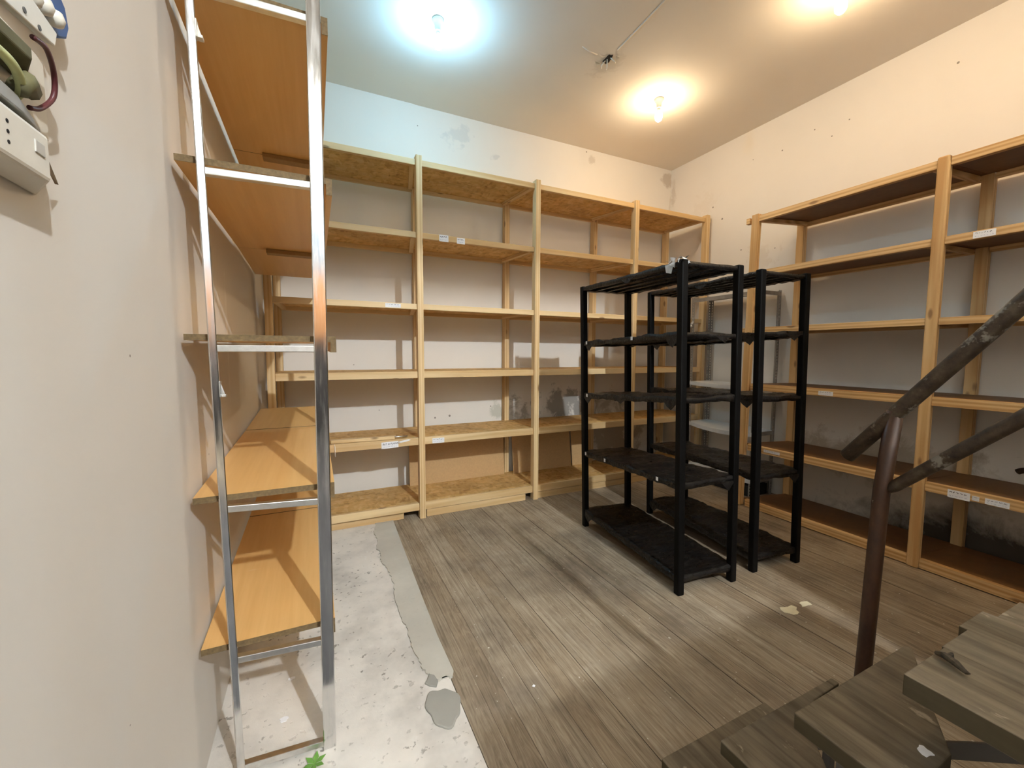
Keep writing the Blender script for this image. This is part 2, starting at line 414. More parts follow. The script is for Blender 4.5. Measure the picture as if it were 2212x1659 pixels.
# ceiling with the broken hole and the plastered ridge over the old cable
cm = MB().box(XL-.2, XR+.2, YH-.1, YB+.2, ZC, ZC+.1).box(XL-.2, XR+.2, YF-.2, YH-.05, ZH, ZH+.1)
struct('ceiling', cm, M['ceiling'])
cr = MB(); pts = [(1.99+.012*math.sin(3*y), y, ZC+.004) for y in [x*.1+.4 for x in range(0, 22)]]
cr.tube(pts, .007, 8)
cr.tube([(1.90,2.60,ZC+.005),(1.84,2.60,ZC+.006),(1.76,2.58,ZC+.008)], .009, 8)
struct('trim_1', cr, M['ceiling'], smooth=True)
hb = MB(); hp = []
for i in range(18):
    a = 2*math.pi*i/18; r = random.uniform(.7, 1.15)
    hp.append((1.998+.026*r*math.cos(a), 2.600+.055*r*math.sin(a)))
hole = tag(MB().prism(hp, ZC-.004, ZC+.004).build('ceiling_cable_hole', M['hole']), 'small dark broken hole in the ceiling with loose wire ends', 'hole')
for (a, b, c) in [((1.99,2.62,ZC-.002),(1.97,2.64,ZC-.03),(1.985,2.66,ZC-.035)), ((2.005,2.58,ZC-.002),(2.03,2.56,ZC-.035),(2.045,2.575,ZC-.03)), ((1.99,2.60,ZC-.002),(2.0,2.61,ZC-.05),(2.01,2.63,ZC-.055))]:
    MB().tube([a, b, c], .004, 6).build('wire_end', M['cream'], hole, smooth=True)
for (px, py, sx, sy) in [(1.955,2.66,.03,.02), (2.045,2.55,.018,.03)]:
    MB().add([(px-sx,py,ZC-.001),(px,py-sy,ZC-.014),(px+sx,py,ZC-.003),(px,py+sy,ZC-.018)], [(0,1,2,3)]).build('paint_curl', M['cream'], hole)

# ------------------------------------------------------------------ lamps
GAIN = 1.0
LAMPS = [(.781,2.785,ZC,(.31,.69,1.0),248,1,'bare bulb glowing blue-white on the ceiling above the left shelving','cool'),
         (2.692,2.80,ZC,(1.0,.76,.48),156,1,'bare warm yellow bulb on the ceiling nearest the back right corner','warm'),
         (2.80,1.50,ZC,(1.0,.74,.45),148,1,'bare warm bulb at the photo\'s top edge, cut off by it','warm'),
         (2.80,.25,ZC,(1.0,.74,.45),270,1,'bare warm bulb added out of view above the stairs to light the right side','warm'),  # extra warm lamp, added to brighten the right side
         (1.40,-3.20,4.38,(.90,.96,1.0),3500,1.6,'large white bulb on the higher ceiling behind the viewer, outside the photo','white')]
for (lx, ly, lz, col, st, k_, lab, nm) in LAMPS:
    t = thing('ceiling_lamp', (lx, ly, lz), lab, 'lamp', 'bare bulbs on the ceiling')
    def K(p): return [(r*k_, z*k_) for r, z in p]
    s = MB().lathe((lx,ly,lz), K([(0,0),(.036,0),(.038,-.012),(.032,-.022),(.024,-.034),(.020,-.066),(.022,-.074),(.017,-.078),(0,-.078)]))
    s.build('socket', M['fitting'], t, smooth=True)
    MB().lathe((lx,ly,lz), K([(0,-.079),(.013,-.081),(.015,-.090),(.020,-.102),(0,-.1025)]), 20).build('bulb_neck', M['cream'], t, smooth=True)
    prof = [(0,-.103),(.0205,-.103),(.026,-.116),(.030,-.131),(.031,-.148),(.027,-.164),(.018,-.176),(.008,-.182),(0,-.183)]
    MB().lathe((lx,ly,lz), K(prof), 20).build('bulb', emit('glow_'+nm+str(int(ly*10)), col, st*GAIN), t, smooth=True)

# ------------------------------------------------------------------ shared: paper labels
def scribble(mb, o, ax, up, w, h, seed):
    """two rows of small handwriting strokes on a label: o = lower left corner, ax / up = unit vectors, nrm is applied by the caller"""
    rr = random.Random(seed)
    return mb
def label_paper(parent, o, ax, up, nrm, w, h, seed, tilt=0., note=None, text=None):
    o = V(o); ax = V(ax); up = V(up); nrm = V(nrm)
    m = MB(); e = nrm*.0012
    d = up*tilt
    m.hexa([o, o+ax*w+d, o+ax*w+d+up*h, o+up*h, o+e, o+ax*w+d+e, o+ax*w+d+up*h+e, o+up*h+e])
    p = m.build('paper_label', M['paper'], parent)
    p['label'] = note or 'small white paper label'
    rr = random.Random(seed)
    for row, (yy, hh, mat, th) in enumerate(((.60, .22, M['ink'], .0026), (.20, .15, M['paleink'], .0016))):
        s = MB(); x = .09*w
        while x < w*.88:
            n = rr.randint(3, 6)
            q = []
            for i in range(n):
                q.append((x, (yy + hh*rr.uniform(0, 1))*h)); x += w*.022*rr.uniform(.7, 1.5)
                if x > w*.92: break
            for (a, b) in zip(q, q[1:]):
                p0 = o+ax*a[0]+up*a[1]+d*(a[0]/w)+nrm*.0016; p1 = o+ax*b[0]+up*b[1]+d*(b[0]/w)+nrm*.0016
                if (p1-p0).length > 1e-5: s.bar(p0, p1, th*h/.05, .0006, nrm)
            x += w*.04
        if text and row == 0:
            cu = bpy.data.curves.new('handwriting', 'FONT'); cu.body = text; cu.size = .0185; cu.shear = .25; cu.offset = .0002
            tmp = bpy.data.objects.new('handwriting_outline', cu); COL.objects.link(tmp); bpy.context.view_layer.update()
            me = bpy.data.meshes.new_from_object(tmp.evaluated_get(bpy.context.evaluated_depsgraph_get()))
            bpy.data.objects.remove(tmp); bpy.data.curves.remove(cu)
            me.materials.clear(); me.materials.append(mat)
            to = bpy.data.objects.new('handwriting', me); COL.objects.link(to); to.parent = p
            to.location = o+ax*w*.06+up*h*.56+nrm*.0018-parent.location; to.rotation_euler = (math.pi/2, -tilt/w, 0)
            continue
        if s.v: s.build('handwriting', mat, p)
    return p

# ------------------------------------------------------------------ long pine shelving along the back wall
YS = 3.203
t = thing('pine_shelving', (1.75, 3.45, 0), 'long pale pine shelving with strand-board shelves along the back wall', 'shelving', 'timber shelving')
px = [-.266, .739, 1.750, 2.833, 3.796]
rx = [-.248, .825, 1.700, 2.730, 3.752]
for i, x in enumerate(px):
    top = 2.765
    m = MB().box(x-.023, x+.023, YS-.022, YS+.042, 0, top)
    m.build('post', M['pine_z'], t, .003)
for i, x in enumerate(rx):
    MB().box(x-.024, x+.024, 3.70, 3.765, 0, 2.7155).build('rear_post', M['pine_z'], t, .003)
LEV = [(.120,.062), (.643,.586), (1.161,1.109), (1.676,1.634), (2.211,2.167), (2.739,2.695)]
for li, (zt, zb) in enumerate(LEV):
    for b in range(4):
        x0 = px[b]+.0235; x1 = px[b+1]-.0235
        MB().box(x0, x1, YS, YS+.030, zb, zt).build('front_rail', M['pine_x'], t, .0025)
        r0 = rx[b]+.0245; r1 = rx[b+1]-.0245
        MB().box(r0, r1, 3.715, 3.75, zb-.002, zt-.012).build('rear_rail', M['pine_x'], t, .0025)
        if li == 5:
            bz0, bz1 = zt-.022, zt-.010
        else:
            bz0, bz1 = zt-.014, zt-.002
        xa = max(x0, r0)
        MB().hexa([(px[b]+.001,YS+.031,bz0),(px[b+1]-.001,YS+.031,bz0),(rx[b+1]-.001,3.714,bz0),(rx[b]+.001,3.714,bz0),
                   (px[b]+.001,YS+.031,bz1),(px[b+1]-.001,YS+.031,bz1),(rx[b+1]-.001,3.714,bz1),(rx[b]+.001,3.714,bz1)]).build('shelf_board', M['osb'], t)
    for i in range(5):
        if i == 0: a = (px[0]+.045, YS+.032); c = (rx[0]+.045, 3.698)
        else: a = (px[i]-.042, YS+.032); c = (rx[i]-.044, 3.698)
        zz = (zb+zt-.016)/2; hh = zt-.016-zb
        if hh > .01: MB().bar((*a, zz), (*c, zz), .034, hh).build('bearer', M['pine_y'], t, .002)
# short stub of the top rail past the last post, plinths under the lowest shelf
MB().box(3.8195, 3.853, YS, YS+.03, 2.695, 2.739).build('front_rail', M['pine_x'], t, .0025)
MB().box(.775, 1.66, YS+.004, YS+.04, 0, .058).build('plinth', M['pine_x'], t, .003)
MB().box(1.782, 2.80, YS+.004, YS+.04, 0, .058).build('plinth', M['pine_x'], t, .003)
MB().box(2.862, 3.76, YS+.004, YS+.04, 0, .058).build('plinth', M['pine_x'], t, .003)
MB().box(-.235, .60, YS+.03, YS+.07, 0, .058).build('plinth', M['pine_x'], t, .003)
F = YS-.0001
AX, UP, NR = (1,0,0), (0,0,1), (0,-1,0)
label_paper(t, (.894,F,2.163), AX, UP, NR, .073, .050, 1, note='white paper label with bold top line')
label_paper(t, (1.035,F,2.160), AX, UP, NR, .066, .046, 2, .0, 'white paper label with torn corner')
label_paper(t, (.482,F,1.640), AX, UP, NR, .113, .030, 3, note='wide white paper label')
label_paper(t, (.436,F,.580), AX, UP, NR, .125, .050, 4, .004, 'large handwritten white label', 'BuT. & PLANAD')
label_paper(t, (.824,F,.590), AX, UP, NR, .097, .040, 5)
MB().add([(.565,F-.001,.628),(.64,F-.001,.640),(.655,F-.001,.632),(.62,F-.001,.622),(.565,F-.001,.615)], [(0,1,2,3,4)]).build('torn_paper', M['paper'], t)

# fibreboard sheets leaning behind the lowest bay
def leaning(name, x0, x1, z0, h, lab, y0=3.655, lean=.05):
    m = MB().hexa([(x0,y0,z0),(x1,y0,z0),(x1,y0+.008,z0),(x0,y0+.008,z0),(x0,y0+lean,z0+h),(x1,y0+lean,z0+h),(x1,y0+lean+.008,z0+h),(x0,y0+lean+.008,z0+h)])
    return tag(m.build(name, M['fibre'], None, .001), lab, 'panel', 'brown sheets behind the lowest shelf')
leaning('fibreboard_sheet', .735, 1.655, .119, .44, 'brown fibreboard sheet leaning at the back of the second bay, lowest shelf', lean=.03)
leaning('fibreboard_sheet', 1.745, 2.42, .119, .40, 'tilted brown sheet at the back of the third bay from the left, lowest shelf', 3.63, .055)
leaning('fibreboard_sheet', 2.44, 2.69, .119, .44, 'narrow brown sheet behind the front black rack, at the third bay\'s right end', 3.64, .05)
# wooden batten with a steel rod on the second shelf
t2 = thing('wooden_batten', (.35, 3.25, .642), 'pale wooden batten with a steel rod in its end on the second lowest shelf', 'batten')
MB().hexa([(.09,3.235,.6445),(.535,3.222,.6445),(.555,3.268,.6445),(.09,3.285,.6445),(.09,3.235,.668),(.535,3.222,.668),(.555,3.268,.668),(.09,3.285,.668)]).build('strip', M['pine_x'], t2, .002)
MB().tube([(.50,3.243,.657),(.637,3.240,.657)], .006, 10).build('rod', M['satin'], t2, smooth=True)

# ------------------------------------------------------------------ chrome framed shelving on the left wall
t = thing('chrome_frame_shelving', (-.13, 2.3, 0), 'chrome ladder-frame shelving with orange wood-veneer boards on the left wall', 'shelving')
def rail(x0b, x1b, x0t, x1t, y0, y1, zt, nm='upright'):
    return MB().hexa([(x0b,y0,0),(x1b,y0,0),(x1b,y1,0),(x0b,y1,0),(x0t,y0,zt),(x1t,y0,zt),(x1t,y1,zt),(x0t,y1,zt)]).build(nm, M['chrome'], t, .003)
ZT = 2.62
def twisted(xb, xt, yc, w, d, zt, ang):
    c_, s_ = math.cos(ang), math.sin(ang); q = [(-w/2,-d/2),(w/2,-d/2),(w/2,d/2),(-w/2,d/2)]
    q = [(a*c_-b*s_, a*s_+b*c_) for a, b in q]
    return MB().hexa([(xb+a, yc+b, 0) for a, b in q]+[(xt+a, yc+b, zt) for a, b in q]).build('upright', M['chrome'], t, .003)
left_up = twisted(-.240, -.2785, 1.430, .021, .028, ZT, math.radians(11))
right_up = rail(-.010, .029, .007, .046, 1.412, 1.442, ZT)
rail(.010, .034, .016, .040, 2.47, 2.50, ZT)
# board levels: z at front / joint / back
LB = [(.407,.432,.452), (.868,.888,.915), (1.340,1.352,1.366), (1.826,1.826,1.806), (2.296,2.292,2.285)]
ru = [.020, .371, .838, 1.318, 1.806, 2.276]
for z in ru:
    zl = z+.012 if z < 1.2 else (z if z < 1.5 else z-.004)
    MB().bar((-.243-.008*z, 1.432, zl), (.0+.003*z, 1.427, z), .022, .020).build('rung', M['satin'], t, .002)
TH = .018
for i, (a, b, c) in enumerate(LB):
    def brd(y0, y1, z0, z1, x1=.047, x0=-.329):
        return MB().hexa([(x0,y0,z0),(x1,y0,z0),(x1,y1,z1),(x0,y1,z1),(x0,y0,z0+TH),(x1,y0,z0+TH),(x1,y1,z1+TH),(x0,y1,z1+TH)])
    def dress(o, y0, y1, z0, z1, x1=.047):
        # raw particle-board front edge and the deep lipping along the room side
        MB().hexa([(-.329,y0-.0015,z0),(x1,y0-.0015,z0),(x1,y0-.0002,z0),(-.329,y0-.0002,z0),(-.329,y0-.0015,z0+TH),(x1,y0-.0015,z0+TH),(x1,y0-.0002,z0+TH),(-.329,y0-.0002,z0+TH)]).build('raw_edge', M['board_edge'], o)
        MB().hexa([(x1,y0,z0+TH-.050),(x1+.017,y0,z0+TH-.050),(x1+.017,y1,z1+TH-.050),(x1,y1,z1+TH-.050),(x1,y0,z0+TH),(x1+.017,y0,z0+TH),(x1+.017,y1,z1+TH),(x1,y1,z1+TH)]).build('lipping', M['veneer'], o, .001)
        MB().box(x1, x1+.017, y0-.0015, y0-.0002, z0+TH-.050, z0+TH).build('lipping_end', M['board_edge'], o)
    yj = 2.49
    sx = [.020, .030, .047, .047, .047][i]
    o = brd(1.449, yj-.004, a, b, sx).build('shelf_board', M['veneer'], t); dress(o, 1.449, yj-.004, a, b, sx)
    if i != 2:
        o = brd(yj+.003, 3.17, b+.001, c, sx).build('shelf_board', M['veneer'], t); dress(o, yj+.003, 3.17, b+.001, c, sx)
    # battens that carry the joint
    zb = b-.0105
    if i != 2: MB().box(-.205, sx, yj-.030, yj+.030, zb-.010, b-.0008).build('joint_batten', M['batten'], t, .002)
# hanging clips on the left upright
for z, mt in ((2.17, 'cream'), (1.205, 'satin')):
    xx = -.231-.0142*z
    m = MB().box(xx-.004, xx+.004, 1.418, 1.440, z-.026, z+.020)
    m.prism([(xx+.004,1.420),(xx+.016,1.420),(xx+.016,1.440),(xx+.004,1.440)], z-.026, z-.018)
    m.hexa([(xx,1.427,z-.018),(xx+.013,1.427,z-.018),(xx+.013,1.434,z-.018),(xx,1.434,z-.018),(xx,1.427,z+.012),(xx+.004,1.427,z+.012),(xx+.004,1.434,z+.012),(xx,1.434,z+.012)])
    o = m.build('clip', M[mt], t, .0015); o['label'] = 'small hooked clip'
o = MB().box(.0645, .0655, 1.80, 1.86, .885, .925).build('paper_label', M['paper'], t); o['label'] = 'white paper label on the lipping'

# ------------------------------------------------------------------ timber shelving along the right wall
t = thing('timber_shelving', (3.57, 1.2, 0), 'orange-toned timber shelving with brown boards along the right wall', 'shelving', 'timber shelving')
XS = 3.320
py = [2.335, 1.180, .030]; ryy = [2.235, 1.140, .030]
for i, y in enumerate(py):
    dy = -.022 if i == 0 else 0
    z1 = 2.447; m = MB()
    m.hexa([(XS-.024,y-.028-dy,0),(XS+.024,y-.028-dy,0),(XS+.024,y+.028-dy,0),(XS-.024,y+.028-dy,0),(XS-.024,y-.028+dy,z1),(XS+.024,y-.028+dy,z1),(XS+.024,y+.028+dy,z1),(XS-.024,y+.028+dy,z1)])
    m.build('post', M['oldpine_z'], t, .010 if i else .004, seg=3)
for y in ryy:
    MB().box(3.775, 3.83, y-.028, y+.028, 0, 2.4165).build('rear_post', M['oldpine_z'], t, .003)
LEV = [(.063,.004), (.543,.488), (1.058,1.005), (1.525,1.482), (1.989,1.944), (2.434,2.386)]
for li, (zt, zb) in enumerate(LEV):
    for b in range(2):
        q0 = py[b+1]+.029; q1 = py[b]-.029-(.012 if b == 0 else 0)
        MB().box(XS-.012, XS+.022, q0, q1, zb, zt).build('front_rail', M['oldpine_y'], t, .0025)
        MB().box(3.79, 3.82, ryy[b+1]+.029, ryy[b]-.029, zb, zt-.014).build('rear_rail', M['oldpine_y'], t, .0025)
        MB().hexa([(XS+.0235,py[b+1]+.001,zt-.016),(3.789,ryy[b+1]+.001,zt-.016),(3.789,ryy[b]-.001,zt-.016),(XS+.0235,py[b]-.001,zt-.016),
                   (XS+.0235,py[b+1]+.001,zt-.003),(3.789,ryy[b+1]+.001,zt-.003),(3.789,ryy[b]-.001,zt-.003),(XS+.0235,py[b]-.001,zt-.003)]).build('shelf_board', M['brown_board'], t)
    for i in range(3):
        zz = (zb+zt-.018)/2; hh = zt-.018-zb
        s = -.045 if i == 0 else .046
        MB().bar((XS+.026, py[i]+s, zz), (3.772, ryy[i]+s, zz), .034, hh).build('bearer', M['oldpine_x'], t, .002)
    if li in (3, 5): MB().box(XS-.012, XS+.022, py[0]+.030, py[0]+.062, zb, zt).build('front_rail', M['oldpine_y'], t, .0025)
AX, NR = (0,-1,0), (-1,0,0); FX = XS-.0121
label_paper(t, (FX,1.036,1.948), AX, UP, NR, .086, .036, 11, note='white paper label on the second shelf from the top')
label_paper(t, (FX,1.767,1.012), AX, UP, NR, .095, .030, 12, note='white paper label on the middle shelf')
label_paper(t, (FX,1.050,.484), AX, UP, NR, .092, .046, 13, note='white paper label on the second lowest shelf')
label_paper(t, (FX,.950,.496), AX, UP, NR, .028, .026, 14, note='scrap of torn white label')
label_paper(t, (FX,.900,.492), AX, UP, NR, .090, .032, 15, note='blank white paper label at the photo edge')
label_paper(t, (FX,2.15,.505), AX, UP, NR, .13, .022, 16, note='long white paper label behind the black rack')
# a bent dark offcut on the second lowest shelf
pts = []
for i in range(15):
    a = math.pi*(.08+.62*i/14); pts.append((3.60+.02*i/14, .80-.085*math.cos(a)+.02, .556+.105*math.sin(a)))
tag(MB().tube(pts, .016, 10).build('bent_pipe_offcut', M['rust'], None, smooth=True), 'dark bent pipe offcut lying on the right shelving at the photo\'s edge', 'pipe')

# ------------------------------------------------------------------ slotted steel shelving in the corner
t = thing('steel_shelving', (3.68, 2.76, 0), 'white slotted-angle steel shelving in the far right corner between the timber shelves', 'shelving')
def angle_post(cx, cy, sx, sy):
    m = MB(); H = 1.88; th = .002; W = .036
    for flange in (0, 1):
        def put(a0, a1, z0, z1):
            if flange == 0:
                xs_ = sorted((cx+sx*a0, cx+sx*a1)); ys_ = sorted((cy, cy+sy*th)); m.box(*xs_, *ys_, z0, z1)
            else:
                ys_ = sorted((cy+sy*a0, cy+sy*a1)); xs_ = sorted((cx, cx+sx*th)); m.box(*xs_, *ys_, z0, z1)
        put(0, .013, 0, H); put(.024, W, 0, H)
        z = 0
        while z < H-.012:
            put(.013, .024, z, z+.013); z += .028
    return m
for (cx, cy, sx, sy) in [(3.545,2.395,1,1),(3.825,2.395,-1,1),(3.545,3.135,1,-1),(3.825,3.135,-1,-1)]:
    angle_post(cx, cy, sx, sy).build('slotted_post', M['greymetal'], t)
for z, sag in ((.165,.012), (.60,.030), (1.02,.010), (1.865,0)):
    m = MB(); n = 12
    for i in range(n):
        a = i/n; b = (i+1)/n; y0 = 2.399+.732*a; y1 = 2.399+.732*b
        s0 = sag*4*a*(1-a); s1 = sag*4*b*(1-b)
        m.hexa([(3.549,y0,z-s0-.003),(3.821,y0,z-.003),(3.821,y1,z-.003),(3.549,y1,z-s1-.003),(3.549,y0,z-s0),(3.821,y0,z),(3.821,y1,z),(3.549,y1,z-s1)])
        m.hexa([(3.540,y0,z-s0-.036),(3.544,y0,z-s0-.036),(3.544,y1,z-s1-.036),(3.540,y1,z-s1-.036),(3.540,y0,z-s0),(3.544,y0,z-s0),(3.544,y1,z-s1),(3.540,y1,z-s1)])
    m.build('steel_shelf', M['whitemetal'] if z < 1.5 else M['greymetal'], t)
    MB().box(3.549, 3.821, 2.3935, 2.3965, z-.034, z).build('end_flange', M['greymetal'], t)
MB().box(3.552, 3.80, 2.42, 3.11, .0, .10).build('base_box', M['hole'], t, .004)
# rag tied round the far front post
rg = MB(); cx, cy, z = 3.522, 3.128, 1.59
for (dx, dy, dz, w) in [(-.02,-.055,.045,.022), (-.01,.055,-.22,.035), (-.02,.03,-.42,.016), (-.01,.062,-.16,.03)]:
    a = V((cx-.006,cy,z)); b = V((cx+dx,cy+dy,z+dz)); n = 5
    for i in range(n):
        p = a.lerp(b, i/n); q = a.lerp(b, (i+1)/n); ww = .008+(w-.008)*(i+.5)/n
        rg.bar(p+V((.004*math.sin(i*2),0,0)), q+V((.004*math.sin(i*2+2),0,0)), ww, .003, (1,0,0))
rg.lathe((cx-.002,cy,z), [(0,-.02),(.016,-.014),(.020,0),(.015,.015),(0,.02)], 10)
tag(rg.build('tied_rag', M['cloth'], None), 'white rag strip tied round the corner steel shelving\'s slotted post', 'rag')

# ------------------------------------------------------------------ black racks
LEAN = -.031
def rack(o3, ang, L, W, zs, lab, seed):
    a = math.radians(ang); d = V((math.sin(a), math.cos(a), 0)); w = V((math.cos(a), -math.sin(a), 0)); o3 = V((*o3, 0))
    t = thing('shelf_rack', tuple(o3+d*L/2+w*W/2), lab, 'rack', 'black racks standing on the floorboards')
    def P(u, s, z): return o3+w*u+d*s+V((LEAN*z, 0, z))
    h = .020
    for (u, s) in ((0,0),(W,0),(0,L),(W,L)):
        MB().hexa([P(u-h,s-h,0),P(u+h,s-h,0),P(u+h,s+h,0),P(u-h,s+h,0),P(u-h,s-h,1.785),P(u+h,s-h,1.785),P(u+h,s+h,1.785),P(u-h,s+h,1.785)]).build('post', M['black'], t, .006)
    for li, (zf, zn) in enumerate(zs):
        m = MB(); nu, ns = 16, 40; rr = random.Random(seed*10+li)
        amp = .004 if li == 4 else .009
        def top(u, s):
            z = zn+(zf-zn)*s/L
            q = V((u*9, s*22, li*5+seed*3.3))
            n = noise.noise(q)*amp+noise.noise(q*.35+V((3,1,2)))*amp*1.4+noise.noise(q*2.3)*amp*.5
            return z-.010+n
        u0, u1, s0, s1 = -.014, W+.014, -.012, L+.012
        b = len(m.v)
        for i in range(ns+1):
            for j in range(nu+1):
                u = u0+(u1-u0)*j/nu; s = s0+(s1-s0)*i/ns
                m.v.append(P(u, s, top(u, s)))
        for i in range(ns):
            for j in range(nu):
                k = b+i*(nu+1)+j; m.f.append([k, k+1, k+nu+2, k+nu+1])
        # rim: outer skirt with a crinkled lower hem, folded back under
        ring = [(0, j) for j in range(nu+1)]+[(i, nu) for i in range(1, ns+1)]+[(ns, j) for j in reversed(range(nu))]+[(i, 0) for i in reversed(range(1, ns))]
        c1, c2 = [], []
        for (i, j) in ring:
            u = u0+(u1-u0)*j/nu; s = s0+(s1-s0)*i/ns
            q = V((u*16, s*30, li*7+seed))
            hem = (.043 if li < 4 else .036)+.007*noise.noise(q)+(.006*noise.noise(q*.4) if li != 4 else 0)
            z = zn+(zf-zn)*s/L-hem
            bul = .003*noise.noise(q*1.7)
            uu = u+(bul if 0 < j < nu else (bul-.002 if j == 0 else -bul+.002)); ss = s
            m.v.append(P(uu, ss, z)); c1.append(len(m.v)-1)
            ui = u0+.030 if j == 0 else (u1-.030 if j == nu else u); si = s0+.030 if i == 0 else (s1-.030 if i == ns else s)
            ui = min(max(ui, u0+.030), u1-.030); si = min(max(si, s0+.030), s1-.030)
            m.v.append(P(ui, si, z+.004)); c2.append(len(m.v)-1)
        R_ = len(ring)
        for k in range(R_):
            k2 = (k+1) % R_
            A0 = b+ring[k][0]*(nu+1)+ring[k][1]; A1 = b+ring[k2][0]*(nu+1)+ring[k2][1]
            m.f.append([A0, A1, c1[k2], c1[k]]); m.f.append([c1[k], c1[k2], c2[k2], c2[k]])
        # ribs and underside sheet
        for r_ in range(1, 4):
            u = W*r_/4; zc = lambda s: zn+(zf-zn)*s/L
            m.hexa([P(u-.006,.01,zc(0)-.032),P(u+.006,.01,zc(0)-.032),P(u+.006,L-.01,zc(L)-.032),P(u-.006,L-.01,zc(L)-.032),P(u-.006,.01,zc(0)-.018),P(u+.006,.01,zc(0)-.018),P(u+.006,L-.01,zc(L)-.018),P(u-.006,L-.01,zc(L)-.018)])
        o = m.build('shelf', M['wrap'], t, 0, True)
        # torn flaps of wrapping hanging from the rim
        flaps = {0: [(-.016, L*.93, .05)], 1: [(W*.86, -.016, .055)], 2: [(-.016, L*.92, .05), (-.016, L*.52, .035), (-.016, L*.06, .05)], 3: [(-.016, L*.90, .05), (W*.72, -.016, .035), (-.016, .05, .06)], 4: [(-.016, L*.45, .03)]}[li]
        for (u, s, sz) in flaps:
            z = zn+(zf-zn)*s/L-.030
            if u < 0: pts = [P(u,s-.055,z),P(u,s+.06,z),P(u-.004,s+.03,z-sz*.6),P(u-.008,s-.01,z-sz)]
            else: pts = [P(u-.06,s,z),P(u+.05,s,z),P(u+.02,s-.004,z-sz*.5),P(u-.005,s-.006,z-sz)]
            MB().add(pts, [(0,1,2,3)]).build('torn_flap', M['wrap'], o)
        # pale flecks: small white price tags pushed on the left edge of the front rack
        tags = {0: [], 1: [.955, .70, .16], 2: [.93], 3: [.93, .40], 4: []}[li] if seed == 1 else ({2: [.16]}.get(li, []) if seed == 2 else [])
        for s_ in tags:
            s = L*s_; z = zn+(zf-zn)*s_-.022
            c = MB().hexa([P(-.0215,s-.009,z-.010),P(-.0205,s-.009,z-.010),P(-.0205,s+.009,z-.010),P(-.0215,s+.009,z-.010),P(-.0215,s-.009,z+.012),P(-.0205,s-.009,z+.012),P(-.0205,s+.009,z+.012),P(-.0215,s+.009,z+.012)]).build('price_tag', M['paper'], o)
            c['label'] = 'tiny white tag'
    return t, P
t, P = rack((1.757,1.572), 4.0, .96, .385, [(.140,.112),(.590,.630),(1.020,1.090),(1.400,1.430),(1.787,1.787)], 'black plastic-wrapped rack standing nearer the viewer, white tags on its edges', 1)
# torn clear film bunched on the near left top corner
m = MB(); rr = random.Random(3); c = P(-.005, .02, 1.79)
for i in range(26):
    a = c+V((rr.uniform(-.03,.03), rr.uniform(-.05,.06), rr.uniform(-.02,.012)))
    m.add([a, a+V((rr.uniform(-.025,.025), rr.uniform(-.035,.035), rr.uniform(-.035,.008))), a+V((rr.uniform(-.025,.02), rr.uniform(-.03,.03), rr.uniform(-.03,.012)))], [(0,1,2)])
a = P(-.022, .04, 1.775)
m.add([a, a+V((-.004,.055,-.006)), a+V((-.006,.045,-.045)), a+V((-.004,.01,-.055))], [(0,1,2,3)])
o = m.build('torn_film', M['clear'], t); o['label'] = 'bunch of torn clear film on the top corner'
rack((2.353,1.560), 6.0, .965, .355, [(.126,.110),(.590,.605),(1.040,1.070),(1.410,1.450),(1.795,1.787)], 'black plastic-wrapped rack standing behind the other, beside the right-hand timber shelving', 2)

# ------------------------------------------------------------------ stairs and railing
t = thing('wooden_stairs', (1.08, .45, 0), 'steep worn grey wooden stairs descending to the floor at lower right', 'stairs')
X0, X1 = .85, 1.300; TK = .036
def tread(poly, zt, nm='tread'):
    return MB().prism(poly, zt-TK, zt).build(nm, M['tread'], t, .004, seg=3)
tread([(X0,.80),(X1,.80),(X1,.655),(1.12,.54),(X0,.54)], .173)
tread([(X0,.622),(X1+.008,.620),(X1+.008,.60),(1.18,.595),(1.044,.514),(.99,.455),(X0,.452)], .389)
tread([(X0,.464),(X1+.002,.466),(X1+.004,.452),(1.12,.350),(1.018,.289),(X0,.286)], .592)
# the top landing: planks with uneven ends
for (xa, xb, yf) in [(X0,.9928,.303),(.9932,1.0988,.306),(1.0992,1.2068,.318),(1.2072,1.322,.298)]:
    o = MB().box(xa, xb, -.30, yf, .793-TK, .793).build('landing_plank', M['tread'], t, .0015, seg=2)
# steel stringers, brackets and posts
for sx in (.955, 1.235):
    m = MB(); m.bar((sx, .86, .02), (sx, .05, .70), .010, .032, (0,0,1))
    m.box(sx-.012, sx+.012, .78, .80, 0, .14)
    m.bar((sx, .70, .135), (sx, .56, .130), .03, .006); m.bar((sx, .60, .350), (sx, .46, .350), .03, .006); m.bar((sx, .45, .553), (sx, .30, .553), .03, .006)
    m.box(sx-.015, sx+.015, .05, .09, 0, .755); m.box(sx-.015, sx+.015, -.29, -.25, 0, .755)
    m.box(sx-.012, sx+.012, .57, .59, 0, .352); m.box(sx-.012, sx+.012, .41, .43, 0, .555)
    m.build('stringer', M['steel'], t, .002)
t = thing('stair_railing', (1.335, .56, 0), 'rusty brown pipe railing with two sloping pipes beside the stairs', 'railing')
RX = 1.345
MB().tube([(RX,.575,0),(RX,.563,.46),(RX,.552,.95),(RX,.536,1.165)], .0185, 14).build('post', M['postrust'], t, smooth=True)
d = V((0,.333-.634,1.426-1.026)).normalized(); a = V((RX,.636,1.023))
MB().tube([a, a+d*.15, a+d*.35, a+d*.6, a+d*1.15], .0185, 16).build('handrail', M['rust'], t, smooth=True)
b = V((RX,.547,.948)); d2 = V((0,.315-.532,1.173-.951)).normalized()
MB().tube([b, b+d2*.03, b+d2*.2, b+d2*.4, b+d2*.9], [.007,.0145,.0155,.0160,.0165], 14).build('mid_rail', M['rust'], t, smooth=True)
e = b+d2*.86
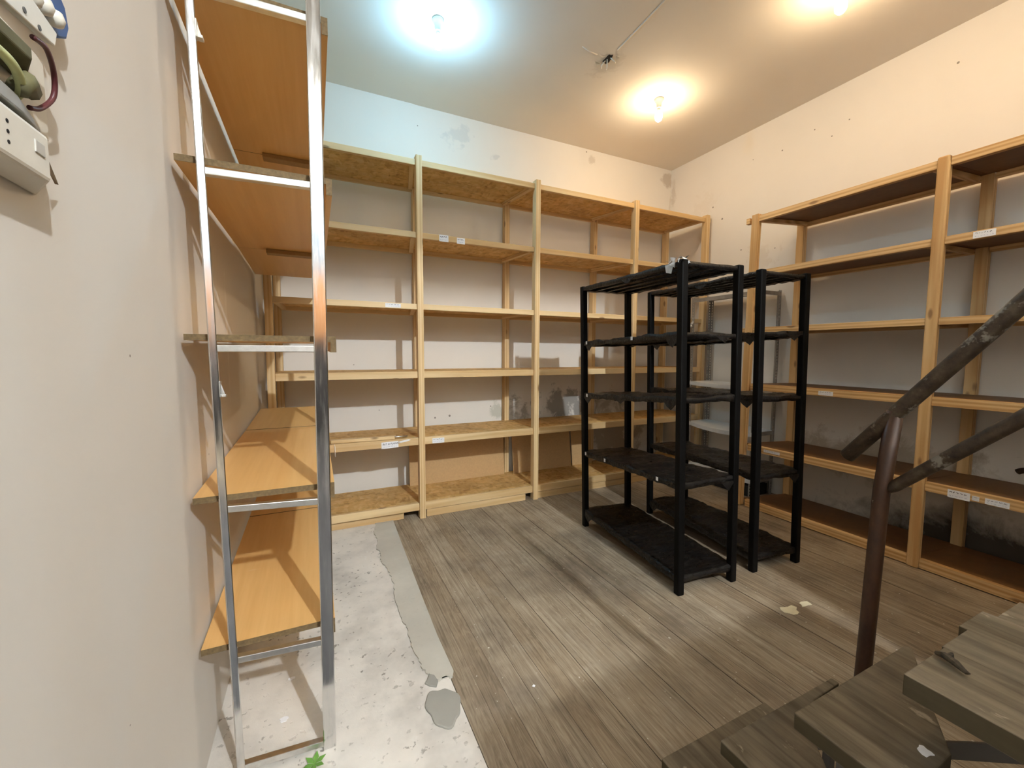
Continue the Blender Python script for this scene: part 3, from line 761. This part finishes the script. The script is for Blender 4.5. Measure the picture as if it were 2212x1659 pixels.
MB().tube([(RX,e.y,0),(RX,e.y,e.z),(RX,e.y-.005,a.z+d.z*(a.y-e.y)/(-d.y)-.005)], .0175, 12).build('post', M['postrust'], t, smooth=True)
MB().lathe((RX,.575,0), [(0,.008),(.05,.008),(.05,0),(0,0)], 16).build('foot_plate', M['steel'], t)
# bits lying about
rr = random.Random(5); m = MB()
c = V((.940,.276,.800))
m.tube([c+V((.009,.022,.0)), c+V((.004,.010,.004)), c+V((-.003,-.006,.003)), c+V((-.009,-.022,.0))], [.004,.0062,.0065,.003], 8)
m.tube([c+V((.004,.006,.003)), c+V((.016,.004,.005))], [.005,.0045], 7)
m.xf(lambda p: p+V((noise.noise(p*90),noise.noise(p*90+V((5,0,0))),noise.noise(p*90+V((0,5,0)))))*.004)
tag(m.build('bark_piece', M['bark'], None), 'dark knotty piece of bark on the topmost stair tread', 'bark')
def chip(name, c, r, z, mat, lab, cat, seed, sy=1., group=None, h=.002):
    rr = random.Random(seed); pl = []
    for i in range(12):
        a = 2*math.pi*i/12; q = r*rr.uniform(.6, 1.15); pl.append((c[0]+q*math.cos(a), c[1]+q*sy*math.sin(a)))
    return tag(MB().prism(pl, z, z+h).build(name, M[mat], None), lab, cat, group)
chip('paper_scrap', (.978,.311), .012, .5922, 'paper', 'white paper scrap on the second stair tread from the top', 'paper', 1)
chip('paint_flake', (2.16,1.225), .050, .0022, 'flake', 'larger pale yellow flake on the floorboards in front of the racks', 'flake', 2, .8)
chip('paint_flake', (2.285,1.225), .045, .0022, 'flake', 'narrower pale yellow flake on the floorboards, the one nearer the right shelving', 'flake', 3, .45)
chip('paper_scrap', (-.135,1.60), .016, .0005, 'paper', 'white scrap on the concrete under the lowest left shelf, nearer the frame', 'paper', 5, .7)
chip('paper_scrap', (-.12,1.80), .013, .0005, 'paper', 'small white scrap on the concrete farther under the lowest left shelf', 'paper', 6, .7)
chip('paper_scrap', (.743,1.353), .007, .0020, 'paper', 'tiny white chip on the floorboards near the stairs\' foot', 'paper', 9)
lf = MB(); c = V((-.036,1.375,.004))
for k in range(6):
    a = k*1.05+.3; dd = V((math.cos(a), math.sin(a), .25)); s = V((-math.sin(a), math.cos(a), 0))
    lf.add([c, c+dd*.018+s*.009, c+dd*.036, c+dd*.018-s*.009], [(0,1,2,3)])
tag(lf.build('green_sprig', M['leaf'], None), 'small green leafy sprig on the concrete below the chrome frame', 'sprig')

# ------------------------------------------------------------------ electrical fittings on the near left wall
WX = -.3265
t = thing('socket_box', (WX, .70, 1.54), 'cream plastic socket box with three holes on the near left wall', 'socket')
MB().hexa([(WX,.50,1.512),(WX+.034,.50,1.518),(WX+.034,.735,1.520),(WX,.782,1.512),(WX,.50,1.585),(WX+.034,.50,1.572),(WX+.034,.735,1.575),(WX,.790,1.590)]).build('body', M['cream'], t, .004)
for z in (1.535, 1.546, 1.557):
    MB().tube([(WX+.0335,.657,z),(WX+.0345,.657,z)], .0022, 10).build('hole', M['hole'], t)
MB().box(WX+.0335, WX+.0355, .705, .725, 1.545, 1.560).build('button', M['fitting'], t, .001)
MB().add([(WX+.022,.765,1.538),(WX+.022,.765,1.555),(WX+.010,.815,1.541),(WX+.012,.80,1.537)], [(0,1,2,3)]).build('dark_sliver', M['board_edge'], t)  # small dark tapering piece at the end of the box
t = thing('junction_box', (WX, .70, 1.65), 'open junction box with bare wires on the near left wall above the socket', 'junction box')
MB().hexa([(WX,.50,1.592),(WX+.03,.50,1.580),(WX+.03,.700,1.584),(WX,.812,1.600),(WX,.50,1.622),(WX+.03,.50,1.605),(WX+.03,.69,1.600),(WX,.812,1.606)]).build('lower_flap', M['greyplastic'], t, .002)
MB().box(WX, WX+.006, .50, .81, 1.595, 1.70).build('back_plate', M['cream'], t, .002)
MB().hexa([(WX+.006,.50,1.64),(WX+.04,.50,1.632),(WX+.04,.700,1.645),(WX+.006,.76,1.640),(WX+.006,.50,1.66),(WX+.04,.50,1.65),(WX+.04,.70,1.660),(WX+.006,.76,1.655)]).build('inner_frame', M['olive'], t, .002)
MB().hexa([(WX+.036,.50,1.652),(WX+.048,.50,1.648),(WX+.048,.735,1.684),(WX+.036,.735,1.688),(WX+.036,.50,1.735),(WX+.048,.50,1.730),(WX+.048,.742,1.704),(WX+.036,.742,1.708)]).build('cover_strip', M['cream'], t, .002)
for y in (.672, .700):
    MB().tube([(WX+.0475,y,1.684),(WX+.0490,y,1.684)], .003, 10).build('screw', M['steel'], t)
MB().tube(smooth_path([(WX+.030,.58,1.618),(WX+.038,.640,1.622),(WX+.038,.672,1.618),(WX+.030,.695,1.608),(WX+.02,.705,1.602)]), .005, 8).build('earth_wire', M['palegreen'], t, smooth=True)
MB().tube([(WX+.020,.74,1.628),(WX+.034,.70,1.622),(WX+.03,.69,1.606)], .010, 8).build('terminal', M['olive'], t, smooth=True)
MB().tube(smooth_path([(WX+.042,.700,1.672),(WX+.042,.728,1.676),(WX+.034,.762,1.664),(WX+.028,.772,1.640),(WX+.022,.755,1.616),(WX+.02,.735,1.606)]), .0030, 8).build('red_wire', M['redwire'], t, smooth=True)
t = thing('terminal_block', (WX, .80, 1.77), 'blue terminal block with white round studs at the top left photo edge', 'terminal block')
MB().add([(xx,y,z) for xx in (WX,WX+.018) for y,z in ((.70,1.725),(.795,1.738),(.824,1.742),(.848,1.756),(.857,1.775),(.850,1.80),(.80,1.83),(.70,1.83))],[tuple(range(7,-1,-1)),tuple(range(8,16))]+[(i,(i+1)%8,(i+1)%8+8,i+8) for i in range(8)]).build('body', M['blue'], t, .003)
for (y, z) in ((.770,1.750),(.796,1.752),(.744,1.742)):
    MB().lathe((WX+.026,y,z), [(0,-.011),(.008,-.008),(.0105,0),(.008,.008),(0,.011)], 12).build('stud', M['cream'], t, smooth=True)

# ------------------------------------------------------------------ camera, world, view
cam = bpy.data.cameras.new('camera'); co = bpy.data.objects.new('camera', cam); COL.objects.link(co)
yaw, pitch, roll = math.radians(25.3814), math.radians(-4.3357), math.radians(.2547)
Fv = V((math.sin(yaw)*math.cos(pitch), math.cos(yaw)*math.cos(pitch), math.sin(pitch)))
Rv = V((math.cos(yaw), -math.sin(yaw), 0)); Uv = Rv.cross(Fv)
R2 = Rv*math.cos(roll)+Uv*math.sin(roll); U2 = -Rv*math.sin(roll)+Uv*math.cos(roll)
co.matrix_world = Matrix(((R2.x,U2.x,-Fv.x,0),(R2.y,U2.y,-Fv.y,0),(R2.z,U2.z,-Fv.z,1.31),(0,0,0,1)))
cam.sensor_fit = 'HORIZONTAL'; cam.sensor_width = 36; cam.lens = 36*898.096/2212; cam.clip_start = .02
sc.camera = co
w = bpy.data.worlds.new('world'); sc.world = w; w.use_nodes = True
w.node_tree.nodes['Background'].inputs[0].default_value = (.02,.02,.02,1)
vs = sc.view_settings; vs.view_transform = 'Standard'; vs.look = 'None'; vs.gamma = 1; vs.use_curve_mapping = False; vs.exposure = 1.82
